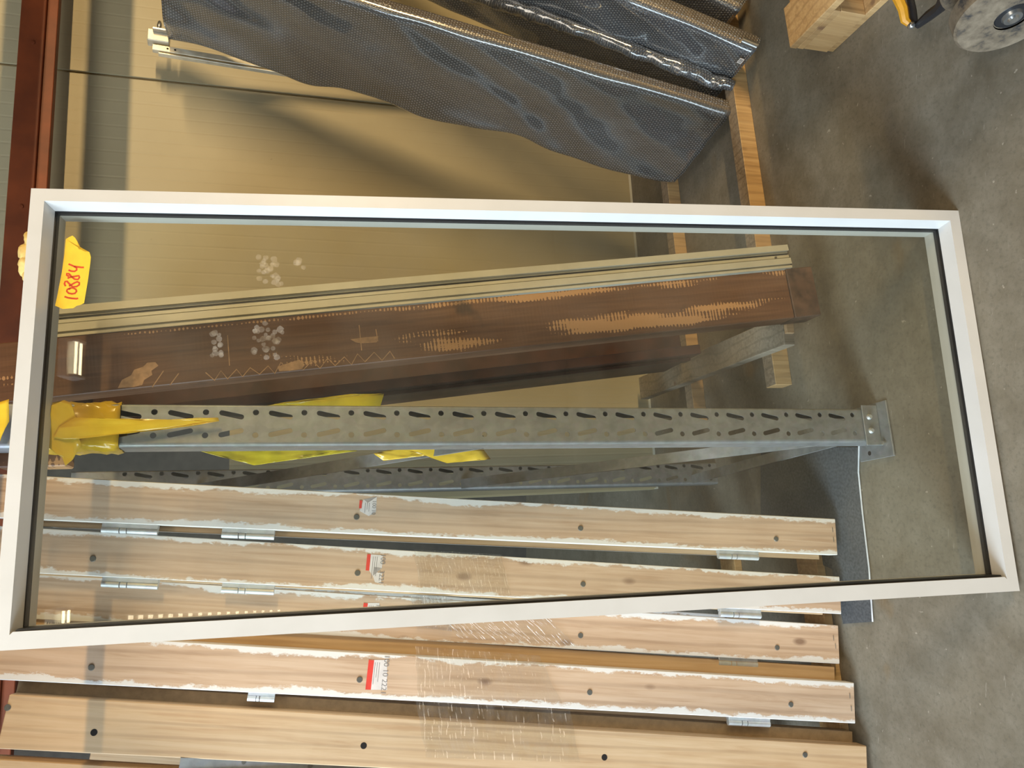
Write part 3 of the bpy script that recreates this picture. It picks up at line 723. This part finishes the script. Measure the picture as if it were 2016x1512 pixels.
t7 = thing('pine_board', P7.m, 'pine board at the very left edge, only its upper corner in view', 'board')
box('board', -P7.w/2, P7.w/2, 0.0, 0.045, 0, 2.12, MT['pine_clean'], t7, 0.002)
box('rear_batten', -P7.w/2, P7.w/2, 0.30, 0.34, 0.07, 2.0, MT['pine_clean'], t7, 0.002)
# dull metal angle seen in the gap beside the clean board
PG = Board((1716, 1575), (120, 1500), 22, 0.845, dpush=0.10)
t8 = thing('metal_angle', PG.m, 'dull metal strip with screws in the gap by the clean board', 'metal strip')
box('strip', -PG.w/2, PG.w/2, 0, 0.004, 0, 1.70, MT['galv'], t8)
for q in ((480, 1500), (610, 1508), (1040, 1530)):
    p = PG.loc(*q); cylo('screw', (p.x, 0.0, p.z), (0, -1, 0), 0.005, 0.002, MT['screw'], t8, 8)
# bearers under the pine frames
bl0 = at_z(1655, 1320, 0.0)
bt = thing('bearer_board', yaw_basis(Vector((bl0.x, bl0.y, 0))), 'flat wooden bearer on the floor under the feet of the pine frames', 'bearer', 'bearers under the frames')
box('board', -0.62, 0.34, 0.0, 0.09, 0.0, 0.028, MT['batten'], bt, 0.002)
bt2 = thing('bearer_board', yaw_basis(Vector((bl0.x, bl0.y, 0)) + E2*0.42), 'wooden bearer on the floor further back under the pine frames', 'bearer', 'bearers under the frames')
box('board', -0.62, 0.42, 0.0, 0.09, 0.0, 0.028, MT['batten'], bt2, 0.002)

# ================================================================== STRETCH FILM round the frames
def film_sheet(quad, nx, nz, bd, push, amp, seed, parent, name='film_sheet', mat='film', edge=0.0):
    """wrinkled sheet over a picture quad (4 corners: TL, TR, BR, BL) lying on the board plane"""
    r = random.Random(seed); bm = bmesh.new(); g = []
    prof = [0.0]; 
    for j in range(nz): prof.append(r.uniform(-1, 1))
    for i in range(nx + 1):
        u = i/nx; row = []
        for j in range(nz + 1):
            v = j/nz
            a = Vector(quad[0]).lerp(Vector(quad[1]), v); b = Vector(quad[3]).lerp(Vector(quad[2]), v); q = a.lerp(b, u)
            p = bd.inv @ at_plane(q.x, q.y, bd.o, bd.n)
            k = (1 - abs(noise.noise(Vector((u*2.6 + seed, v*40.0 + 1.5*u, seed*1.7)))))**2 + 0.5*noise.noise(Vector((u*5.0, v*95.0 + seed, 3.3)))
            row.append(bm.verts.new(F3.inv @ (bd.m @ Vector((p.x, -push - amp*k, p.z + edge*noise.noise(Vector((u*4, v*3, seed))))))))
        g.append(row)
    for i in range(nx):
        for j in range(nz): bm.faces.new((g[i][j], g[i+1][j], g[i+1][j+1], g[i][j+1]))
    return finish(name, bm, MT[mat], parent, True, sharp=180)
wr = thing('stretch_wrap', F3.m, 'clear stretch film band wound round the pine frames below the middle', 'plastic film')
film_sheet([(815, 1082), (985, 1092), (1005, 1172), (825, 1163)], 24, 260, F2, 0.004, 0.0026, 1.3, wr, edge=0.004)
film_sheet([(830, 1188), (1060, 1198), (1135, 1272), (905, 1256)], 24, 300, F3, 0.004, 0.0026, 2.1, wr, edge=0.004)
film_sheet([(818, 1272), (1060, 1290), (1105, 1384), (822, 1372)], 24, 340, F4, 0.004, 0.0026, 4.2, wr, edge=0.004)
film_sheet([(818, 1380), (1120, 1392), (1142, 1500), (838, 1490)], 24, 380, P5, 0.004, 0.0026, 5.7, wr, edge=0.004)
film_sheet([(806, 1170), (880, 1174), (888, 1242), (816, 1232)], 20, 80, F3, 0.014, 0.008, 6.3, wr, 'bunched_film', 'film_bunch', 0.01)

# ================================================================== YELLOW PLASTIC FILM pieces
def sheet(name, pts_px, depfn, mat, label, cat='plastic film', amp=0.004, th=0.0006, sub=5, parent=None, group=None):
    """torn crumpled film: outline in the picture, its own depth, subdivided and crumpled"""
    P = [depfn(*q) for q in pts_px]; bm = bmesh.new(); vs = [bm.verts.new(p) for p in P]; bm.faces.new(vs)
    bmesh.ops.triangulate(bm, faces=bm.faces[:])
    bmesh.ops.subdivide_edges(bm, edges=bm.edges[:], cuts=sub, use_grid_fill=True)
    bmesh.ops.triangulate(bm, faces=bm.faces[:])
    for v in bm.verts:
        v.co += FWD * (amp*(noise.noise(v.co*22) + 0.6*noise.noise(v.co*55 + Vector((3, 1, 7)))))
    o_ = finish(name, bm, MT[mat], parent, True, sharp=60)
    so = o_.modifiers.new('thick', 'SOLIDIFY'); so.thickness = th
    if label: tag(o_, label, cat, group, 'thing')
    return o_
dp = lambda y: (lambda a, b: at_y(a, b, y))
pull = PM @ Vector((0, -0.012, 1.5)); py_ = pull.y
yf = thing('yellow_film_tie', Matrix.Translation((pull.x, py_, 1.7)), 'yellow plastic film tied round the top of the steel upright, tail hanging down', 'plastic film')
def world_to(o_, root):
    o_.parent = root; o_.matrix_parent_inverse = root.matrix_world.inverted()
# knotted sleeve round the post
bm = bmesh.new(); rings = []
for i in range(15):
    z = 1.80 + 0.0105*i; ring = []
    for k in range(36):
        a = 2*math.pi*k/36; ex = math.copysign(abs(math.cos(a))**0.45, math.cos(a)); ey = math.copysign(abs(math.sin(a))**0.45, math.sin(a))
        q = Vector((ex*0.046, 0.032 + ey*0.036, z)); q += Vector((ex, ey, 0))*(0.006*noise.noise(Vector((ex*2.7, ey*2.7, i*0.55))) + 0.008*abs(noise.noise(Vector((ex*9 + i*0.7, ey*9, i*0.5)))) + 0.001)
        ring.append(bm.verts.new(PM @ q))
    rings.append(ring)
for a, b in zip(rings, rings[1:]):
    for k in range(36): bm.faces.new((a[k], a[(k+1) % 36], b[(k+1) % 36], b[k]))
o_ = finish('sleeve', bm, MT['yfilm'], None, True, sharp=180); so = o_.modifiers.new('t', 'SOLIDIFY'); so.thickness = 0.0008; world_to(o_, yf)
# hanging tail
q = [(105, 862), (118, 840), (148, 822), (232, 824), (300, 828), (380, 823), (430, 822), (432, 829), (380, 838), (300, 848), (200, 857), (130, 866)]
o_ = sheet('tail', q, dp(py_ - 0.008), 'yfilm', None, amp=0.004); world_to(o_, yf)
q = [(-30, 800), (18, 786), (16, 830), (0, 872), (-30, 890)]
o_ = sheet('upper_flap', q, dp(py_ + 0.004), 'yfilm', None, amp=0.006); world_to(o_, yf)
q = [(95, 800), (122, 790), (140, 795), (152, 830), (160, 880), (150, 892), (142, 905), (128, 918), (122, 900), (95, 880)]
o_ = sheet('lower_flap', q, dp(py_ - 0.004), 'yfilm', None, amp=0.006); world_to(o_, yf)
yb = base_o.y + 0.10
sheet('yellow_film_scrap', [(505, 802), (560, 792), (690, 776), (725, 781), (756, 775), (748, 802), (640, 808)], dp(yb + 0.06), 'yfilm2', 'lemon yellow plastic scrap sticking out right of the steel upright', amp=0.006, group='yellow film scraps')
sheet('yellow_film_scrap', [(385, 884), (450, 880), (700, 880), (703, 888), (600, 902), (500, 916), (478, 906), (400, 890)], dp(yb + 0.06), 'yfilm2', 'longest lemon yellow scrap sticking out left of the steel upright', amp=0.006, group='yellow film scraps')
sheet('yellow_film_scrap', [(735, 893), (790, 880), (850, 880), (952, 885), (966, 904), (900, 905), (880, 912), (840, 897), (755, 907)], dp(yb + 0.07), 'yfilm', 'amber yellow scrap on the left of the steel upright, lower than the lemon one', amp=0.006, group='yellow film scraps')
# little wooden block by the film knot
wbk = at_y(105, 897, py_ + 0.09)
t = thing('wooden_block', lean_basis(wbk, Vector((0, 0.05, 1)), E2), 'small brown wooden block beside the yellow film knot', 'wood block')
box('block', -0.022, 0.016, 0, 0.05, -0.026, 0.10, MT['brown'], t, 0.003)

# ================================================================== BUBBLE WRAPPED ITEMS
def wrapped(cb, fb, d, L, th, seed, label, mat, sag=0.02, bulge=0.010, rings=110, part='bubble_film'):
    """cb: near bottom left corner, fb: far bottom left corner (world, on the battens); d: lean; th: thickness to the right"""
    w = fb - cb; wl = w.length; wy = w.normalized(); up = Vector((d[0], d[1], 1)).normalized()
    tx = wy.cross(up); 
    if tx.x < 0: tx = -tx
    tx.normalize()
    rt = thing('wrapped_item', Matrix.Translation(cb), label, 'wrapped goods', 'bubble wrapped items')
    bm = bmesh.new(); uvl = bm.loops.layers.uv.new('UVMap'); cl = bm.loops.layers.color.new('front')
    # rounded rectangle girth: s along perimeter, starts at near left corner, goes along left face to far, then right
    R = 0.020; prof = []
    def seg(a, b, n): 
        for i in range(n): prof.append(Vector(a).lerp(Vector(b), i/n))
    def arc(c, a0, n):
        for i in range(n): t_ = a0 + (math.pi/2)*i/n; prof.append(Vector((c[0] + R*math.cos(t_), c[1] + R*math.sin(t_))))
    # coordinates (a: thickness, b: depth)
    arc((R, R), math.pi, 4); seg((R, 0), (th - R, 0), 8); arc((th - R, R), 1.5*math.pi, 4); seg((th, R), (th, wl - R), 20)
    arc((th - R, wl - R), 0, 4); seg((th - R, wl), (R, wl), 6); arc((R, wl - R), math.pi/2, 4); seg((0, wl - R), (0, R), 30)
    n = len(prof); per = [0.0]
    for i in range(n): per.append(per[-1] + (prof[(i+1) % n] - prof[i]).length)
    G = []
    for j in range(rings + 1):
        s_ = L*j/rings; row = []
        for i, p in enumerate(prof):
            c2 = p - Vector((th/2, wl/2)); nd = Vector((c2.x/(th/2), c2.y/(wl/2)*0.6)); nd.normalize()
            k = noise.noise(Vector((p.x*6 + seed, p.y*5, s_*3.2))) + 0.5*noise.noise(Vector((p.x*20, p.y*14 + seed, s_*9)))
            farw = max(0.0, (p.y - 0.55*wl)/(0.45*wl))
            leftw = 1.0 if p.x < th*0.5 else 0.3
            bz = bulge*k*leftw*(0.35 + 0.65*min(1, p.y/(0.2*wl)))
            sg = sag*farw*(0.6 + 1.3*noise.noise(Vector((seed*2.0, 1.7, s_*2.6))) + 0.5*noise.noise(Vector((seed, 7.7, s_*6.5))))
            # diagonal tension folds of the film on the wide side
            fold = 0.006*leftw*math.sin((p.y*0.8 + s_*0.42)*38 + 3*noise.noise(Vector((p.y*3, s_*2, seed))))*min(1, p.y/(0.15*wl))
            q = cb + tx*(p.x - bz*0.9 - fold*0.8) + wy*(p.y + sg + 0.0*k) + up*s_
            if j == 0: q += up*0.012*abs(k)
            row.append(bm.verts.new(q - cb))
        G.append(row)
    for j in range(rings):
        for i in range(n):
            f = bm.faces.new((G[j][i], G[j][(i+1) % n], G[j+1][(i+1) % n], G[j+1][i]))
            us = (per[i], per[i+1], per[i+1], per[i]); vs_ = (L*j/rings, L*j/rings, L*(j+1)/rings, L*(j+1)/rings)
            idx = (i, (i+1) % n, (i+1) % n, i)
            for lp, u_, v_, ii in zip(f.loops, us, vs_, idx):
                lp[uvl].uv = (u_, v_); fr = 1.0 if prof[ii].y < R*0.12 else 0.0; cr = 1.0 if 0 <= ii <= 4 else (0.3 if ii in (5, 6, n-1) else 0.0); lp[cl] = (fr, cr, 0, 1)
    bm.faces.new(G[0][::-1]); bm.faces.new(G[-1])
    ob = finish(part, bm, MT[mat], rt, True, sharp=180)
    return rt, tx, wy, up
cb1 = at_z(1440, 222, 0.060); fb1 = at_z(1330, 362, 0.060)
r1, tx1, wy1, up1 = wrapped(cb1, fb1, (0.27, 0.23), 1.93, 0.062, 1.0, 'front bubble wrapped item with the widest dark face, leaning right', 'bubble', 0.030, 0.008)
cb2 = Vector((1.045, 2.085, 0.060)); fb2 = cb2 + Vector((-0.27, 0.96, 0)).normalized()*0.36
r2, tx2, wy2, up2 = wrapped(cb2, fb2, (0.50, 0.40), 1.9, 0.075, 4.0, 'second bubble wrapped item with a small steel end fitting', 'bubble_b', 0.010, 0.008)
cb3 = Vector((1.215, 2.17, 0.060)); fb3 = cb3 + Vector((-0.25, 0.96, 0)).normalized()*0.36
r3, tx3, wy3, up3 = wrapped(cb3, fb3, (0.62, 0.45), 1.8, 0.08, 9.0, 'third bubble wrapped item, only its foot showing at the frame edge', 'bubble_b', 0.010, 0.010)
# crumpled loose film between the first two items (a fold of the second item's wrap)
bm = bmesh.new(); pts = []; rad = []
key = [(1446, 170), (1400, 158), (1350, 136), (1250, 100), (1150, 62), (1060, 30), (990, 8), (900, -18)]
kp = [at_plane(x_, y_, cb2 - tx2*0.012, tx2) - cb2 for x_, y_ in key]
for i in range(60):
    f_ = i/59*(len(kp) - 1); j = min(int(f_), len(kp) - 2); q = kp[j].lerp(kp[j+1], f_ - j)
    pts.append(q); rad.append(0.024*(0.6 + 0.4*min(1, i/6)) + 0.008*noise.noise(Vector((i*0.2, 0, 0))))
tube(bm, pts, rad, 18)
for v in bm.verts: v.co += Vector((1, 0.6, 0.4))*(0.012*noise.noise(v.co*28) + 0.006*noise.noise(v.co*75))
uvl = bm.loops.layers.uv.new('UVMap'); cl_ = bm.loops.layers.color.new('front')
for f in bm.faces:
    for lp in f.loops: lp[cl_] = (0, 0, 0, 1); lp[uvl].uv = (lp.vert.co.x + lp.vert.co.y, lp.vert.co.z)
finish('crumpled_fold', bm, MT['bubble_b'], r2, True, sharp=180)
cylo('end_fitting', tx2*0.012 - wy2*0.006 + up2*0.006, up2, 0.011, 0.05, MT['oslab'], r2, 14)
bm = bmesh.new(); q0 = -tx2*0.014 + wy2*0.045 + up2*0.022
prism(bm, [(-0.011, -0.007), (0.011, -0.007), (0.011, 0.007), (-0.011, 0.007)], lambda a, b: q0 + wy2*a + up2*b, lambda a, b: q0 - tx2*0.001 + wy2*a + up2*b)
tg = finish('tag_sticker', bm, MT['paper'], r2)
for k in (-0.006, -0.001, 0.005):
    bm = bmesh.new(); prism(bm, [(k-0.0016, -0.005), (k+0.0016, -0.005), (k+0.0016, 0.005), (k-0.0016, 0.005)], lambda a, b: q0 - tx2*0.0012 + wy2*a + up2*b, lambda a, b: q0 - tx2*0.0018 + wy2*a + up2*b)
    finish('tag_print', bm, MT['print'], tg)

# pale aluminium lath with end bracket behind the wrapped item
al = at_y(300, 92, 3.02); al_d = at_y(520, 128, 3.04) - al
AM = lean_basis(al, -al_d, E2)
t = thing('aluminium_lath', AM, 'pale aluminium lath with an end bracket behind the wrapped item, top left', 'metal profile')
LL = 1.6
box('lath', -0.010, 0.012, 0.0, 0.02, -LL, 0.0, MT['alu'], t, 0.001)
box('thin_rail', -0.022, -0.017, 0.0, 0.02, -LL, -0.02, MT['alu'], t, 0.001)
box('bracket', 0.020, 0.066, -0.012, 0.03, -0.055, 0.018, MT['alu'], t, 0.003)
box('bracket_lip', 0.052, 0.060, -0.032, -0.0125, -0.10, 0.0, MT['chrome'], t, 0.001)
lumpy('hook', (0.085, -0.01, -0.02), 1.0, (0.020, 0.008, 0.008), MT['chrome'], t, 0.2, 50, 2)
for zz in (-0.05, -0.075): cylo('lath_hole', (0.002, 0.0004, zz), (0, -1, 0), 0.004, 0.0005, MT['hole'], t, 8)

# ================================================================== WOODEN PALLET (corner)
pc = at_z(1640, 103)
pal = thing('wooden_pallet', yaw_basis(pc, YAW), 'wooden pallet corner with knotty block at the upper right of the floor', 'pallet')
def pbox(nm, x0, x1, y0, y1, z0, z1, m='batten'): return box(nm, x0, x1, y0, y1, z0, z1, MT[m], pal, 0.002)
pbox('bottom_board', 0, 0.10, -1.2, 0.0, 0.0, 0.021); pbox('bottom_board', 0.35, 0.45, -1.2, 0.0, 0.0, 0.021)
for yy in (-0.155, -0.68, -1.2):
    for xx in (0.0, 0.35): pbox('block', xx - 0.004, xx + 0.10, yy, yy + 0.155, 0.0215, 0.10, 'batten')
    pbox('stringer', -0.006, 0.80, yy, yy + 0.155, 0.1005, 0.121)
for xx in (0.0, 0.18, 0.36, 0.54):
    pbox('deck_board', xx - 0.006, xx + 0.12, -1.2, 0.002, 0.1215, 0.143)

# ================================================================== PALLET TRUCK (corner)
wc = at_z(1996, 34, 0.10)
tr = thing('pallet_truck', yaw_basis(Vector((wc.x, wc.y, 0)), math.radians(20)), 'pallet truck with worn grey wheel at the upper right corner', 'pallet truck')
def wheel(x):
    bm = bmesh.new(); prof = [(0.0, 0.034), (0.004, 0.098), (0.010, 0.103), (0.044, 0.103), (0.050, 0.098), (0.050, 0.034)]; rings = []
    seg = 40
    for a in range(seg):
        t_ = 2*math.pi*a/seg; rings.append([bm.verts.new((x + p[0], p[1]*math.cos(t_), 0.103 + p[1]*math.sin(t_))) for p in prof])
    for a in range(seg):
        for k in range(len(prof)-1): bm.faces.new((rings[a][k], rings[a][k+1], rings[(a+1) % seg][k+1], rings[(a+1) % seg][k]))
    w_ = finish('wheel', bm, MT['wheel'], tr, True, sharp=35)
    cylo('hub_ring', (x + 0.006, 0, 0.103), (-1, 0, 0), 0.034, 0.004, MT['black'], w_, 24, 0.030)
    cylo('hub_disc', (x + 0.04, 0, 0.103), (-1, 0, 0), 0.034, 0.036, MT['wheel'], w_, 24)
    cylo('axle_ring', (x + 0.002, 0, 0.103), (-1, 0, 0), 0.020, 0.006, MT['oslab'], w_, 20, 0.017)
    cylo('axle_cap', (x - 0.004, 0, 0.103), (-1, 0, 0), 0.011, 0.004, MT['chrome'], w_, 16, 0.008)
wheel(0.0); wheel(0.10)
box('axle', 0.052, 0.098, -0.015, 0.015, 0.09, 0.116, MT['black'], tr, 0.003)
box('chassis', 0.14, 0.40, -0.42, -0.12, 0.20, 0.30, MT['ypaint'], tr, 0.01)
box('yoke', 0.055, 0.095, -0.30, -0.02, 0.10, 0.19, MT['black'], tr, 0.006)
def wl(p): return tr.matrix_world.inverted() @ p
bpy.context.view_layer.update()
def tl(x, y, z): return wl(at_z(x, y, z))
bm = bmesh.new(); tube(bm, [tl(1766, -8, 0.14), tl(1778, 18, 0.13), tl(1782, 40, 0.12), tl(1793, 50, 0.11)], [0.012, 0.011, 0.010, 0.006], 8); finish('yellow_lever', bm, MT['ypaint'], tr, True)
bm = bmesh.new(); tube(bm, [tl(1790, -10, 0.10), tl(1797, 20, 0.10), tl(1800, 45, 0.10)], 0.008, 8); finish('lever_rod', bm, MT['black'], tr, True)
bm = bmesh.new(); tube(bm, [tl(1806, 50, 0.095), tl(1830, 30, 0.10), tl(1850, 15, 0.11), tl(1870, -12, 0.13)], [0.008, 0.012, 0.012, 0.02], 8); finish('hose', bm, MT['black'], tr, True)
lumpy('bolt_head', tl(1794, 50, 0.11), 1.0, (0.009, 0.009, 0.009), MT['chrome'], tr, 0.1, 20, 2)

# ================================================================== LUMINAIRES over the aisle (mirrored in the glass)
def luminaire(x0, x1, label):
    yaw = math.radians(11.6); o = Vector((0.118, -2.208, 4.0))
    t = thing('fluorescent_luminaire', yaw_basis(o, yaw), label, 'ceiling lamp', 'twin tube lamps')
    box('housing', x0, x1, -0.09, 0.09, 0.03, 0.09, MT['gwhite'], t, 0.004)
    for yy in (-0.030, 0.030): cylo('tube', (x0 + 0.02, yy, 0.0), (1, 0, 0), 0.008, x1 - x0 - 0.04, MT['tube'], t, 10)
    for xx in (x0, x1 - 0.02): box('end_cap', xx, xx + 0.019, -0.06, 0.06, -0.02, 0.0295, MT['gwhite'], t)
luminaire(-1.25, 0.0, 'twin tube lamp hanging over the aisle to the left')
luminaire(1.53, 1.80, 'short twin tube lamp hanging over the aisle to the right')
# spot trunking running away down the aisle
ta = Vector((0.12, -3.0, 4.0)); tb = Vector((0.56, -6.9, 4.0)); td = tb - ta
t = thing('spot_trunking', yaw_basis(ta, math.atan2(td.y, td.x)), 'ceiling trunking with a row of small lamps above the aisle', 'ceiling lamp')
box('rail', -0.1, td.length + 0.1, -0.03, 0.03, 0.02, 0.07, MT['gwhite'], t, 0.003)
for k in range(17):
    xx = 0.10 + 0.155*k + 0.0052*k*k
    box('lamp_lens', xx, xx + 0.05, -0.018, 0.018, 0.004, 0.0198, MT['lens'], t)
